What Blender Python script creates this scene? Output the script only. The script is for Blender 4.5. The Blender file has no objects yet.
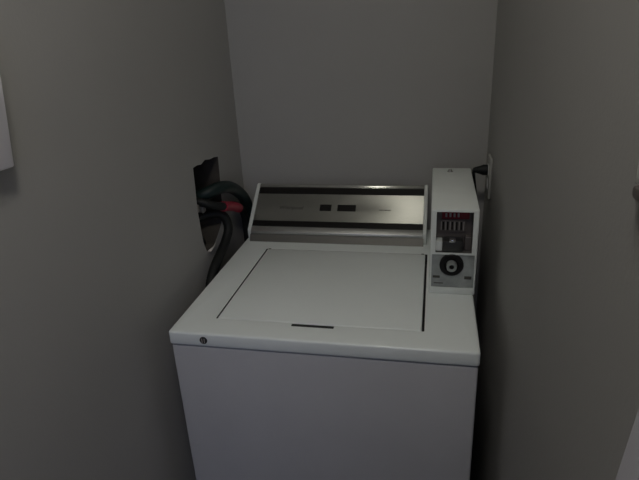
import bpy, bmesh, math, random
from mathutils import Vector, Matrix
random.seed(7)
S = bpy.context.scene
COL = S.collection
PI = math.pi
WL, WR, YB, ZC = -0.0564, 0.7412, 0.728, 2.40     # alcove: left wall, right wall, back wall, ceiling
W, H = 0.686, 0.914                              # washer width and height of its top

# ------------------------------------------------------------------ materials
def mat(name, col, rough=0.5, metal=0.0, spec=0.5, noise=None, bump=None, coat=0.0, emit=None, aniso=0.0):
    m = bpy.data.materials.new(name); m.use_nodes = True
    nt = m.node_tree; b = nt.nodes['Principled BSDF']
    b.inputs['Base Color'].default_value = (*col, 1)
    b.inputs['Roughness'].default_value = rough
    b.inputs['Metallic'].default_value = metal
    b.inputs['Specular IOR Level'].default_value = spec
    b.inputs['Coat Weight'].default_value = coat
    b.inputs['Anisotropic'].default_value = aniso
    if emit:
        b.inputs['Emission Color'].default_value = (*emit[0], 1)
        b.inputs['Emission Strength'].default_value = emit[1]
    tc = nt.nodes.new('ShaderNodeTexCoord')
    if noise:
        sc, amt, stretch = noise
        mp = nt.nodes.new('ShaderNodeMapping'); mp.inputs['Scale'].default_value = stretch
        n = nt.nodes.new('ShaderNodeTexNoise'); n.inputs['Scale'].default_value = sc; n.inputs['Detail'].default_value = 5
        r = nt.nodes.new('ShaderNodeMapRange'); r.inputs[1].default_value = .3; r.inputs[2].default_value = .7
        r.inputs[3].default_value = 1 - amt; r.inputs[4].default_value = 1 + amt
        mx = nt.nodes.new('ShaderNodeVectorMath'); mx.operation = 'SCALE'; mx.inputs[0].default_value = col
        L = nt.links.new
        L(tc.outputs['Object'], mp.inputs[0]); L(mp.outputs[0], n.inputs['Vector'])
        L(n.outputs['Fac'], r.inputs[0]); L(r.outputs[0], mx.inputs['Scale']); L(mx.outputs[0], b.inputs['Base Color'])
    if bump:
        sc, st = bump
        n = nt.nodes.new('ShaderNodeTexNoise'); n.inputs['Scale'].default_value = sc; n.inputs['Detail'].default_value = 4
        bp = nt.nodes.new('ShaderNodeBump'); bp.inputs['Strength'].default_value = st; bp.inputs['Distance'].default_value = .002
        nt.links.new(tc.outputs['Object'], n.inputs['Vector']); nt.links.new(n.outputs['Fac'], bp.inputs['Height'])
        nt.links.new(bp.outputs[0], b.inputs['Normal'])
    return m

ISO = (1, 1, 1)
M = dict(
    wall=mat('wall_paint', (.352, .345, .328), .78, noise=(3, .02, ISO), bump=(160, .15)),
    ceil=mat('ceiling_paint', (.80, .79, .76), .8, bump=(120, .15)),
    floor=mat('vinyl_floor', (.10, .085, .07), .5, noise=(6, .15, ISO)),
    cavity=mat('raw_wall_cavity', (.050, .043, .036), .9, noise=(20, .3, ISO)),
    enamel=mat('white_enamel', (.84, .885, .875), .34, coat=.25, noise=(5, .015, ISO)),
    enamel_shaded=mat('white_enamel_shaded', (.53, .53, .55), .42, noise=(7, .025, ISO)),  # same white enamel, darkened: the front's shade is put into the colour
    endcap=mat('white_painted_end', (.68, .71, .68), .4),
    steel=mat('brushed_steel', (.44, .44, .415), .26, 1.0, noise=(40, .05, (1, 60, 60)), aniso=.4),
    steel_dk=mat('dull_steel', (.15, .145, .13), .5, .8, noise=(40, .06, (1, 60, 60))),
    trim=mat('satin_trim', (.55, .55, .53), .38, .85),
    chrome=mat('chrome', (.75, .75, .72), .15, 1.0),
    black=mat('black_band', (.009, .008, .008), .4, spec=.2),
    notch_shade=mat('painted_notch_shade', (.02, .02, .02), .8),  # shade of the finger notch put into the colour
    lid_opening=mat('dark_lid_opening', (.045, .045, .045), .8),  # dark colour for the cut faces of the lid opening
    ink=mat('faded_ink', (.07, .068, .06), .5, spec=.2),
    coin=mat('coin_box_enamel', (.74, .775, .75), .42, noise=(12, .03, ISO)),
    coin_in=mat('coin_recess_grey', (.12, .115, .11), .55, noise=(30, .25, ISO)),
    worn=mat('worn_grey_plate', (.34, .36, .35), .38, .3, noise=(28, .28, ISO)),
    slide=mat('dark_slide_metal', (.07, .07, .068), .4, .7),
    red=mat('red_label', (.26, .014, .028), .5),
    pale=mat('pale_mark', (.46, .42, .41), .5),
    slotm=mat('slot_plate_metal', (.17, .15, .14), .4, .6),
    rubber=mat('black_rubber', (.009, .010, .010), .55, spec=.3, bump=(90, .2)),
    teal=mat('dark_teal_rubber', (.009, .020, .019), .5, spec=.35),
    redh=mat('red_hose_sleeve', (.30, .012, .035), .45),
    valve=mat('dull_valve_metal', (.42, .40, .38), .45, .5),
    plate=mat('cream_plate', (.36, .355, .33), .5),
    paper=mat('torn_paper', (.60, .56, .53), .9),
    box=mat('off_white_plastic', (.74, .72, .76), .5),
    board=mat('pale_board', (.40, .39, .425), .55, noise=(8, .02, ISO)),
    hook=mat('pale_hook', (.62, .61, .60), .5),
    lamp=mat('lamp_dome_glow', (.9, .88, .82), .4, emit=((1.0, .965, .885), 26.0)),
    added_glow=mat('added_reflection_glow', (.9, .9, .86), .4, emit=((1.0, .97, .84), 2.8)),  # added glow, makes the bright reflection on the steel console
    lampbase=mat('lamp_base_white', (.8, .8, .78), .4),
)

# ------------------------------------------------------------------ helpers
def link(name, bm, m, parent=None, smooth=None):
    me = bpy.data.meshes.new(name)
    bmesh.ops.recalc_face_normals(bm, faces=bm.faces[:])
    bm.to_mesh(me); bm.free()
    for x in (m if isinstance(m, (list, tuple)) else [m]):
        me.materials.append(M[x])
    o = bpy.data.objects.new(name, me); COL.objects.link(o)
    if smooth is not None:
        for p in me.polygons: p.use_smooth = True
        me.set_sharp_from_angle(angle=math.radians(smooth))
    if parent:
        o.parent = parent
        o.matrix_parent_inverse = Matrix.Translation(-parent.location)   # parts keep world coordinates
    return o

def thing(name, label, cat, loc, group=None):
    o = bpy.data.objects.new(name, None); COL.objects.link(o)
    o.location = loc; o.empty_display_size = .05
    o['label'] = label; o['category'] = cat
    if group: o['group'] = group
    return o

def tag(o, label, cat, group=None):
    o['label'] = label; o['category'] = cat
    if group: o['group'] = group
    return o

def box(bm, x0, x1, y0, y1, z0, z1, bev=0, seg=2, rv=0, mi=0):
    vs = [bm.verts.new((x, y, z)) for x in (x0, x1) for y in (y0, y1) for z in (z0, z1)]
    F = [(0, 1, 3, 2), (4, 6, 7, 5), (0, 4, 5, 1), (2, 3, 7, 6), (0, 2, 6, 4), (1, 5, 7, 3)]
    fs = [bm.faces.new([vs[i] for i in f]) for f in F]
    for f in fs: f.material_index = mi
    es = {e for f in fs for e in f.edges}
    if rv:
        ve = [e for e in es if abs((e.verts[0].co - e.verts[1].co).normalized().z) > .99]
        bmesh.ops.bevel(bm, geom=ve, offset=rv, segments=4, profile=.5, affect='EDGES')
        if bev:
            he = [e for e in bm.edges if e.is_valid and abs((e.verts[0].co - e.verts[1].co).normalized().z) < .01
                  and len(e.link_faces) == 2 and e.calc_face_angle(0) > .8]
            bmesh.ops.bevel(bm, geom=he, offset=bev, segments=seg, profile=.5, affect='EDGES')
    elif bev:
        bmesh.ops.bevel(bm, geom=list(es), offset=bev, segments=seg, profile=.5, affect='EDGES')
    return bm

def B(*a, **k): return box(bmesh.new(), *a, **k)

def prism_x(bm, pts, x0, x1, bev=0, mi=0):
    """closed (y,z) outline pushed along x"""
    a = [bm.verts.new((x0, y, z)) for y, z in pts]; b = [bm.verts.new((x1, y, z)) for y, z in pts]
    fs = [bm.faces.new(a), bm.faces.new(b[::-1])]
    n = len(pts)
    for i in range(n):
        fs.append(bm.faces.new((a[i], a[(i + 1) % n], b[(i + 1) % n], b[i])))
    for f in fs: f.material_index = mi
    if bev:
        bmesh.ops.bevel(bm, geom=list({e for f in fs for e in f.edges}), offset=bev, segments=2, profile=.5, affect='EDGES')
    return bm

def cyl(bm, c, axis, r, h, n=28, bev=0, r2=None):
    """cylinder from c along axis"""
    ax = Vector(axis).normalized()
    q = Vector((0, 0, 1)).rotation_difference(ax)
    rr = r if r2 is None else r2
    a = [bm.verts.new(Vector(c) + q @ Vector((r * math.cos(2 * PI * i / n), r * math.sin(2 * PI * i / n), 0))) for i in range(n)]
    b = [bm.verts.new(Vector(c) + q @ Vector((rr * math.cos(2 * PI * i / n), rr * math.sin(2 * PI * i / n), h))) for i in range(n)]
    f1 = bm.faces.new(a[::-1]); f2 = bm.faces.new(b)
    for i in range(n): bm.faces.new((a[i], a[(i + 1) % n], b[(i + 1) % n], b[i]))
    if bev: bmesh.ops.bevel(bm, geom=list(f2.edges), offset=bev, segments=2, profile=.5, affect='EDGES')
    return bm

def lathe(bm, prof, c, axis=(0, 0, 1), n=32):
    q = Vector((0, 0, 1)).rotation_difference(Vector(axis).normalized()); c = Vector(c)
    rings = [[bm.verts.new(c + q @ Vector((r * math.cos(2 * PI * i / n), r * math.sin(2 * PI * i / n), z))) for i in range(n)] for r, z in prof]
    for a, b in zip(rings, rings[1:]):
        for i in range(n): bm.faces.new((a[i], a[(i + 1) % n], b[(i + 1) % n], b[i]))
    bm.faces.new(rings[0][::-1]); bm.faces.new(rings[-1])
    return bm

def spline(pts, k=10):
    P = [Vector(p) for p in pts]; P = [P[0] * 2 - P[1]] + P + [P[-1] * 2 - P[-2]]
    out = []
    for i in range(1, len(P) - 2):
        for j in range(k):
            t = j / k; a, b, c, d = P[i - 1:i + 3]
            out.append(.5 * (2 * b + (c - a) * t + (2 * a - 5 * b + 4 * c - d) * t * t + (3 * b - a - 3 * c + d) * t ** 3))
    out.append(P[-2]); return out

def tube(bm, pts, r, n=14, k=10, ridge=0):
    path = spline(pts, k); rings = []; up = Vector((1, 0, 0))
    for i, p in enumerate(path):
        t = (path[min(i + 1, len(path) - 1)] - path[max(i - 1, 0)]).normalized()
        s = t.cross(up)
        if s.length < .05: s = t.cross(Vector((0, 0, 1)))
        s.normalize(); up = s.cross(t).normalized()
        rr = r * (1 + (ridge if i % 2 else 0))
        rings.append([bm.verts.new(p + (s * math.cos(2 * PI * j / n) + up * math.sin(2 * PI * j / n)) * rr) for j in range(n)])
    for a, b in zip(rings, rings[1:]):
        for j in range(n): bm.faces.new((a[j], a[(j + 1) % n], b[(j + 1) % n], b[j]))
    bm.faces.new(rings[0][::-1]); bm.faces.new(rings[-1])
    return bm

def cut(o, cutter_bm, cutter_mat):
    """carve a shape out of a mesh; the carved faces take the cutter's material"""
    c = link('cutter', cutter_bm, cutter_mat)
    md = o.modifiers.new('cut', 'BOOLEAN'); md.operation = 'DIFFERENCE'; md.object = c; md.solver = 'EXACT'
    try: md.material_mode = 'TRANSFER'
    except Exception: pass
    dg = bpy.context.evaluated_depsgraph_get(); dg.update()
    me = bpy.data.meshes.new_from_object(o.evaluated_get(dg))
    old = o.data; nm = old.name; o.modifiers.clear(); o.data = me
    bpy.data.meshes.remove(old); me.name = nm
    cm = c.data; bpy.data.objects.remove(c); bpy.data.meshes.remove(cm)
    return o

def sharp(o, ang=35):
    for p in o.data.polygons: p.use_smooth = True
    o.data.set_sharp_from_angle(angle=math.radians(ang))
    return o

# ------------------------------------------------------------------ the setting
def struct(name, bm, m):
    o = link(name, bm, m); o['kind'] = 'structure'; return o

T = .12
struct('floor', B(-1.8, 2.4, -3.4, YB + T, -.05, 0), 'floor')
struct('ceiling', B(-1.8, 2.4, -3.4, YB + T, ZC, ZC + .05), 'ceil')
struct('wall_back', B(WL - T, WR + T, YB, YB + T, 0, ZC), 'wall')
wl = struct('wall_left', B(WL - T, WL, -.60, YB, 0, ZC), 'wall')
struct('wall_right', B(WR, WR + T, -.93, YB, 0, ZC), 'wall')
struct('wall_left_return', B(-1.8, WL - T, -.60, -.60 + T, 0, ZC), 'wall')
struct('wall_right_return', B(WR + T, 2.4, -.93, -.93 + T, 0, ZC), 'wall')
struct('wall_west', B(-1.8 - T, -1.8, -3.4, -.60 + T, 0, ZC), 'wall')
struct('wall_east', B(2.4, 2.4 + T, -3.4, -.93 + T, 0, ZC), 'wall')
wf = struct('wall_front', B(-1.8 - T, 2.4 + T, -3.4 - T, -3.4, 0, ZC), 'wall')
WX0, WX1, WZ0, WZ1 = .35, 2.05, 1.15, 2.25
cut(wf, B(WX0, WX1, -3.7, -3.2, WZ0, WZ1), 'wall')
# window frame and its panes in the wall behind the camera
bm = bmesh.new()
for a in ((WX0, WX0 + .05, WZ0, WZ1), (WX1 - .05, WX1, WZ0, WZ1), (WX0 + .05, WX1 - .05, WZ0, WZ0 + .05), (WX0 + .05, WX1 - .05, WZ1 - .05, WZ1),
          ((WX0 + WX1) / 2 - .025, (WX0 + WX1) / 2 + .025, WZ0 + .05, WZ1 - .05)):
    box(bm, a[0], a[1], -3.48, -3.42, a[2], a[3])
win = struct('window_1', bm, 'lampbase')
gm = bpy.data.materials.new('window_glass'); gm.use_nodes = True; M['glass'] = gm
nt = gm.node_tree; nt.nodes.clear()
oo = nt.nodes.new('ShaderNodeOutputMaterial'); mx = nt.nodes.new('ShaderNodeMixShader'); mx.inputs[0].default_value = .06
tr = nt.nodes.new('ShaderNodeBsdfTransparent'); gl = nt.nodes.new('ShaderNodeBsdfGlossy'); gl.inputs['Roughness'].default_value = .02
nt.links.new(tr.outputs[0], mx.inputs[1]); nt.links.new(gl.outputs[0], mx.inputs[2]); nt.links.new(mx.outputs[0], oo.inputs[0])
link('window_pane', B(WX0 + .05, WX1 - .05, -3.453, -3.449, WZ0 + .05, WZ1 - .05), 'glass', win)

# rough hole broken through the left wall, dark inside
hole = [(.357, 1.203), (.385, 1.203), (.41, 1.199), (.44, 1.205), (.475, 1.198), (.505, 1.197), (.536, 1.191), (.533, 1.15), (.528, 1.10),
        (.522, 1.03), (.50, .99), (.46, .965), (.43, .949), (.40, .943), (.372, .950), (.358, .985), (.353, 1.03), (.349, 1.09), (.354, 1.15)]
cut(wl, prism_x(bmesh.new(), hole, WL - .10, WL + .05), 'cavity')

# ------------------------------------------------------------------ washing machine
wm = thing('washing_machine', 'white coin-operated top-loading washing machine filling the alcove', 'washing machine', (W / 2, .33, 0))

# cabinet and feet
link('cabinet', B(-.001, W - .0025, .0025, .672, .03, .8775, bev=.005, seg=3, rv=.005), 'enamel_shaded', wm, 40)
for fx in (.06, W - .06):
    for fy in (.06, .61):
        link('foot', lathe(bmesh.new(), [(.022, 0), (.022, .012), (.010, .014), (.010, .03)], (fx, fy, 0)), 'rubber', wm, 30)

# top panel with the lid opening
tp = link('top_panel', B(-.0035, W, -.001, .695, H - .0345, H, bev=.005, seg=3, rv=.007), 'enamel', wm)
LX0, LX1, LY0, LY1 = .0899, .5662, .0700, .4879
cut(tp, B(LX0 - .0028, LX1 + .0055, LY0 - .0012, LY1 + .0012, H - .030, H + .05), 'lid_opening')
cut(tp, B(.274, .372, .0555, LY0 + .001, H - .026, H + .05), 'notch_shade')  # notch faces coloured dark to stand for its shade
sharp(tp, 35)
link('finger_recess_shade', B(.2745, .3715, .0568, LY0 - .0006, H - .024, H - .0022), 'notch_shade', wm)  # dark filler block painted as the shade inside the notch
# lid
lid = link('lid', B(LX0, LX1, LY0, LY1, H - .022, H + .0012, bev=.0035, seg=3), 'enamel', wm, 40)
for hx in (LX0 + .004, LX1 - .012):
    link('hinge', B(hx, hx + .008, LY1 - .004, LY1 + .002, H - .012, H + .0025, bev=.001), 'steel_dk', lid)

# badge on the front lip
bd = link('badge', lathe(bmesh.new(), [(.009, -.001), (.009, .0018), (.0078, .0026)], (.0825, -.0006, .8970), (0, -1, 0)), 'slide', wm, 30)
for dx in (-.0035, .0022):
    link('badge_mark', prism_x(bmesh.new(), [(-.0042, .9025), (-.0042, .8915), (-.003, .8915), (-.003, .9025)], .0825 + dx, .0825 + dx + .0014), 'pale', bd)

# control console -----------------------------------------------------------
E0, E1 = Vector((.562, .946)), Vector((.700, 1.058))       # elbow and top of the sloping face, (y, z)
sd = (E1 - E0); nrm = Vector((-sd.y, sd.x)).normalized()
CX0, CX1 = .005, .567
def sl(s, off=0):
    p = E0 + sd * s + nrm * off; return (p.x, p.y)
con = link('console', prism_x(bmesh.new(), [(.546, H), (.5585, .937), sl(0), sl(1, -.001), (.712, 1.052), (.712, H)], CX0 + .008, CX1 - .008), 'steel_dk', wm)
capo = [(.560, H - .0005), (.556, .9385), sl(.0, .006), sl(.5, .0065), sl(.98, .006), (.706, 1.060), (.716, 1.054), (.716, H - .0005)]
for x in (CX0, CX1 - .011):
    link('end_cap', prism_x(bmesh.new(), capo, x, x + .011, bev=.0025), 'endcap', con, 30)
def strip(name, s0, s1, x0, x1, o0, o1, m, parent=con, bev=0):
    return link(name, prism_x(bmesh.new(), [sl(s0, o0), sl(s0, o1), sl(s1, o1), sl(s1, o0)], x0, x1, bev), m, parent, 30)
x0, x1 = CX0 + .0112, CX1 - .0112
strip('top_trim', .925, 1.0, x0, x1, -.001, .004, 'chrome', bev=.001)
strip('black_band', .785, .918, x0, x1, -.001, .0012, 'black')
panel = strip('control_panel', .205, .78, x0, x1, -.001, .002, 'steel')
strip('black_band', .095, .2, x0, x1, -.001, .0012, 'black')
link('lower_trim', prism_x(bmesh.new(), [sl(.085, .002), sl(.02, .0045), sl(-.03, .004), (.5545, .939), (.560, .935), sl(.06, -.003)], x0, x1, .001), 'trim', con, 30)
for a, b in ((.230, .267), (.2865, .3455)):
    strip('indicator_window', .43, .56, a, b, .0015, .0028, 'black')
strip('faint_print', .46, .475, .420, .455, .0015, .0022, 'ink')
# faded maker's lettering
cu = bpy.data.curves.new('lettering', 'FONT'); cu.body = 'Whirlpool'; cu.size = .019; cu.shear = .35; cu.extrude = .0003
to = bpy.data.objects.new('lettering', cu); COL.objects.link(to)
bpy.context.view_layer.update()
me = bpy.data.meshes.new_from_object(to.evaluated_get(bpy.context.evaluated_depsgraph_get()))
bpy.data.objects.remove(to); bpy.data.curves.remove(cu)
ang = math.atan2(sd.y, sd.x)
p = sl(.45, .0023)
me.transform(Matrix.Translation((.094, p[0], p[1])) @ Matrix.Rotation(ang, 4, 'X'))
bm = bmesh.new(); bm.from_mesh(me); bpy.data.meshes.remove(me)
link('lettering', bm, 'ink', con)

# coin box --------------------------------------------------------------------
KX0, KX1, KY0, KY1, KZ = .5785, .6885, .249, .632, 1.1345
cb = link('coin_box', B(KX0, KX1, KY0, KY1, H, KZ, bev=.0035, seg=2), 'coin', wm)
cut(cb, B(.5915, .6755, .20, .287, 1.026, 1.1285), 'coin_in')
cut(cb, B(.5835, .6835, .20, KY0 + .004, .934, 1.0205), 'worn')
sharp(cb, 30)
link('slot_backplate', B(.5925, .6745, .2825, .2868, 1.027, 1.1275, bev=.001), 'slotm', cb)
link('price_label', B(.604, .668, .2805, .2826, 1.1005, 1.1235), 'red', cb)
for i in range(4):
    link('label_mark', B(.612 + i * .0095, .6165 + i * .0095, .2797, .2806, 1.1055, 1.115), 'pale', cb)
bm = B(.600, .660, .276, .2826, 1.070, 1.0985, bev=.0015)
sp = link('coin_slot_plate', bm, 'slotm', cb)
for i in range(5):
    cut(sp, B(.606 + i * .0105, .610 + i * .0105, .26, .2815, 1.0735, 1.095), 'black')
for i in range(6):
    link('slot_rib', B(.602 + i * .0105, .604 + i * .0105, .2735, .2765, 1.074, 1.0955, bev=.0005), 'valve', cb)
link('coin_slide', B(.608, .655, .2470, .2825, 1.029, 1.056, bev=.003), 'slide', cb, 40)
link('slide_grip', B(.622, .638, .2440, .262, 1.0545, 1.0605, bev=.0018), 'chrome', cb, 40)
link('slide_guide', B(.592, .607, .255, .2825, 1.027, 1.052, bev=.002), 'coin', cb)
link('slide_guide', B(.659, .675, .264, .2825, 1.027, 1.062, bev=.002), 'slotm', cb)
LC = (.6305, .2535, .9935)
link('lock_guard', lathe(bmesh.new(), [(.0285, -.001), (.0285, .005), (.026, .0075), (.017, .0075), (.0155, .003)], LC, (0, -1, 0)), 'black', cb, 40)
link('lock_cylinder', lathe(bmesh.new(), [(.0125, -.002), (.0125, .016), (.0105, .0185), (.0068, .0185), (.006, .0145)], (LC[0], LC[1] - .001, LC[2]), (0, -1, 0)), 'worn', cb, 40)
link('keyhole', cyl(bmesh.new(), (LC[0], LC[1] - .0125, LC[2]), (0, -1, 0), .0055, .0035, 20), 'black', cb, 40)
link('top_lock', lathe(bmesh.new(), [(.0085, -.002), (.0085, .0015), (.0062, .0015)] + [(.0062 * math.cos(t * PI / 16), .0015 + .0062 * math.sin(t * PI / 16)) for t in range(1, 8)], (.6285, .588, KZ)), 'chrome', cb, 40)
# worn scratches on the vault door
for a in ((.587, .604, .9565, .9625), (.662, .679, .9555, .9635), (.590, .612, .9415, .9435)):
    link('scuff_mark', B(a[0], a[1], KY0 + .0032, KY0 + .0042, a[2], a[3]), 'ink', cb)

# ------------------------------------------------------------------ hoses and valves by the hole
def valve(y, z, label):
    v = thing('water_valve', label, 'valve', (WL - .09, y, z))
    link('valve_body', lathe(bmesh.new(), [(.009, 0), (.009, .03), (.014, .032), (.014, .055), (.011, .06), (.011, .075)], (WL - .101, y, z), (1, 0, 0), 20), 'valve', v, 30)
    link('spout', cyl(bmesh.new(), (WL - .055, y, z), (0, .15, 1), .009, .028, 18, .001), 'valve', v, 30)
    link('handle', B(WL - .027, WL - .019, y - .012, y + .012, z - .011, z + .011, bev=.005), 'valve', v, 40)
    return v
valve(.437, 1.058, 'dull metal water valve in the wall hole, beside the red hose sleeve')
valve(.395, 1.0720, 'dull metal water valve at the front edge of the wall hole')

h = link('water_hose', tube(bmesh.new(), [(WL - .055, .440, 1.088), (-.068, .447, 1.103), (-.040, .480, 1.110), (-.030, .525, 1.100), (-.030, .594, 1.066), (-.030, .655, 1.018),
                                         (-.031, .690, .945), (-.032, .700, .80), (-.032, .700, .45), (-.032, .700, .12)], .0185), 'teal', None, 60)
tag(h, 'dark greenish water hose arching highest out of the wall hole', 'hose', 'hoses between wall and washing machine')
hp = [(WL - .055, .412, 1.092), (-.074, .418, 1.084), (-.046, .432, 1.071), (-.026, .462, 1.0585), (-.026, .530, 1.036), (-.026, .590, 1.010), (-.027, .622, .985), (-.028, .640, .93), (-.030, .644, .80), (-.030, .644, .40), (-.030, .644, .12)]
h = link('water_hose', tube(bmesh.new(), hp, .0125), 'rubber', None, 60)
tag(h, 'black water hose with a red sleeve below the greenish hose', 'hose', 'hoses between wall and washing machine')
sv = link('red_sleeve', tube(bmesh.new(), [(-.0262, .458, 1.0598), (-.026, .530, 1.036), (-.026, .580, 1.0135)], .0152), 'redh', h, 60)
sv['label'] = 'red sleeve'
h = link('drain_hose', tube(bmesh.new(), [(WL - .07, .44, 1.012), (-.085, .462, 1.030), (-.045, .485, 1.024), (-.030, .488, .985), (-.030, .455, .950), (-.030, .40, .928), (-.030, .345, .905),
                                         (-.030, .305, .865), (-.030, .285, .78), (-.030, .28, .50), (-.030, .28, .10)], .0135, k=14, ridge=.07), 'rubber', None, 50)
tag(h, 'black drain hose dropping from the wall hole down beside the washing machine', 'hose', 'hoses between wall and washing machine')
# black pipe bend seen inside the hole
h = link('pipe', tube(bmesh.new(), [(WL - .075, .375, 1.03), (WL - .035, .376, 1.012), (WL - .025, .385, .985), (WL - .03, .41, .962), (WL - .05, .43, .968), (WL - .085, .435, .972)], .012), 'rubber', None, 60)
tag(h, 'black bent pipe low inside the wall hole', 'pipe')
# torn scrap of wall paper at the bottom lip
bm = bmesh.new()
v = [(-.0555, .378, .948), (-.0555, .425, .945), (-.047, .420, .958), (-.045, .40, .953), (-.049, .385, .945)]
w = [bm.verts.new(p) for p in v]; w2 = [bm.verts.new((p[0] - .0012, p[1], p[2] + .0012)) for p in v]
bm.faces.new(w); bm.faces.new(w2[::-1])
for i in range(5): bm.faces.new((w[i], w2[i], w2[(i + 1) % 5], w[(i + 1) % 5]))
tag(link('paper_scrap', bm, 'paper'), 'torn pale paper scrap at the bottom lip of the wall hole', 'scrap')

# ------------------------------------------------------------------ outlet, cord
oy, oz = .588, 1.122
ot = thing('wall_outlet', 'cream wall outlet plate on the right wall behind the coin box', 'outlet', (WR, oy, oz))
link('cover_plate', B(WR - .0075, WR, oy - .036, oy + .036, oz - .058, oz + .058, bev=.003), 'plate', ot, 40)
for dz in (.02, -.02):
    link('socket', B(WR - .0090, WR - .007, oy - .016, oy + .016, oz + dz - .0135, oz + dz + .0135, bev=.001), 'lampbase', ot)
pc = thing('power_cord', 'black power cord plugged into the outlet behind the coin box', 'cord', (WR - .02, oy, oz + .02))
link('plug', lathe(bmesh.new(), [(.015, 0), (.0155, .012), (.012, .020), (.008, .034), (.006, .040)], (WR - .0092, oy, oz + .018), (-1, 0, 0), 20), 'rubber', pc, 30)
link('cable', tube(bmesh.new(), [(WR - .046, oy, oz + .018), (.6955, oy + .012, oz + .012), (.6985, oy + .055, oz - .015), (.706, oy + .055, 1.05), (.713, oy + .05, .95), (.713, oy + .045, .80), (.712, oy + .05, .55), (.712, oy + .05, .15)], .0052), 'rubber', pc, 60)

# ------------------------------------------------------------------ things at the photograph's edges
# box on the left wall
db = thing('wall_box', 'pale wall-mounted box on the left wall, cut off by the photo edge', 'box', (WL, -.37, 1.366))
bm = bmesh.new()
out = [(-.288, 1.372), (-.271, 1.4967), (-.266, 1.56), (-.279, 1.585), (-.52, 1.585), (-.535, 1.56), (-.535, 1.39), (-.52, 1.374)]
link('body', prism_x(bm, out, WL, WL + .012, .002), 'box', db, 30)
c = Vector((sum(p[0] for p in out) / 8, sum(p[1] for p in out) / 8))
out2 = [tuple(c + (Vector(p) - c) * .985) for p in out]
link('front_cover', prism_x(bmesh.new(), out2, WL + .0115, WL + .026, .003), 'box', db, 30)

# small hook on the right wall
hk = thing('wall_hook', 'small pale wall hook with dark tip at the right photo edge', 'hook', (WR, -.52, 1.42))
link('hook_plate', B(WR - .006, WR, -.552, -.512, 1.421, 1.442, bev=.002), 'hook', hk, 40)
t_ = link('hook_tip', B(WR - .009, WR, -.552, -.517, 1.4105, 1.421, bev=.003), 'slotm', hk, 40)
t_['label'] = 'dark tip'

# pale board leaning sideways against the right wall
bm = bmesh.new()
def xi(z): return .6887 + .079 * (z - 1.289)      # inner face, leaning until its top edge meets the wall
zt = 1.69; th = .0195
pts = [(xi(0) + th, 0), (xi(0), .0015), (xi(zt), zt + .0015), (xi(zt) + th, zt)]
va = [bm.verts.new((x, -.695, z)) for x, z in pts]; vb = [bm.verts.new((x, -.925, z)) for x, z in pts]
bm.faces.new(va); bm.faces.new(vb[::-1])
for i in range(4): bm.faces.new((va[i], va[(i + 1) % 4], vb[(i + 1) % 4], vb[i]))
bmesh.ops.bevel(bm, geom=bm.edges[:], offset=.003, segments=2, profile=.5, affect='EDGES')
tag(link('leaning_board', bm, 'board', None, 40), 'pale board leaning against the right wall at lower right corner', 'board')

# ------------------------------------------------------------------ lamp and daylight
LX, LY = .47, -.80
cl = thing('ceiling_light', 'round white ceiling lamp in front of the alcove', 'lamp', (LX, LY, ZC))
link('lamp_base', lathe(bmesh.new(), [(.15, 0), (.15, -.02), (.145, -.024)], (LX, LY, ZC)), 'lampbase', cl, 40)
link('lamp_dome', lathe(bmesh.new(), [(.14 * math.cos(t * PI / 20), -.024 - .07 * math.sin(t * PI / 20)) for t in range(0, 10)] + [(.012, -.0945)], (LX, LY, ZC)), 'lamp', cl, 60)

AX, AY = .475, .45  # unseen lamp added overhead for the bright patch on the control panel
dl = thing('ceiling_light', 'unseen dim round lamp added on the alcove ceiling to reflect in the console', 'lamp', (AX, AY, ZC))
link('lamp_base', lathe(bmesh.new(), [(.125, 0), (.125, -.014), (.12, -.018)], (AX, AY, ZC)), 'lampbase', dl, 40)
link('lamp_dome', lathe(bmesh.new(), [(.115 * math.cos(t * PI / 20), -.018 - .03 * math.sin(t * PI / 20)) for t in range(0, 10)] + [(.010, -.048)], (AX, AY, ZC)), 'added_glow', dl, 60)

wd = bpy.data.worlds.new('daylight'); S.world = wd; wd.use_nodes = True
bg = wd.node_tree.nodes['Background']; bg.inputs[0].default_value = (.58, .66, 1.0, 1); bg.inputs[1].default_value = 2.1
al = bpy.data.lights.new('window_portal', 'AREA'); al.shape = 'RECTANGLE'; al.size = WX1 - WX0; al.size_y = WZ1 - WZ0
al.cycles.is_portal = True
ao = bpy.data.objects.new('window_portal', al); COL.objects.link(ao)
ao.location = ((WX0 + WX1) / 2, -3.46, (WZ0 + WZ1) / 2); ao.rotation_euler = (PI / 2, 0, 0)

# ------------------------------------------------------------------ camera
cd = bpy.data.cameras.new('camera'); co = bpy.data.objects.new('camera', cd); COL.objects.link(co)
R = Vector((0.979, 0.198, -0.0477)); F = Vector((-0.2013, 0.9051, -0.3744)).normalized()
R = (R - F * R.dot(F)).normalized(); U = R.cross(F)
co.matrix_world = Matrix(((R.x, U.x, -F.x, .57772), (R.y, U.y, -F.y, -.96528), (R.z, U.z, -F.z, 1.55056), (0, 0, 0, 1)))
cd.sensor_width = 36; cd.lens = 537.35 / 639 * 36; cd.clip_start = .02
S.camera = co
S.view_settings.view_transform = 'Standard'; S.view_settings.look = 'None'
S.view_settings.gamma = 1; S.view_settings.use_curve_mapping = False
S.view_settings.exposure = 0.08
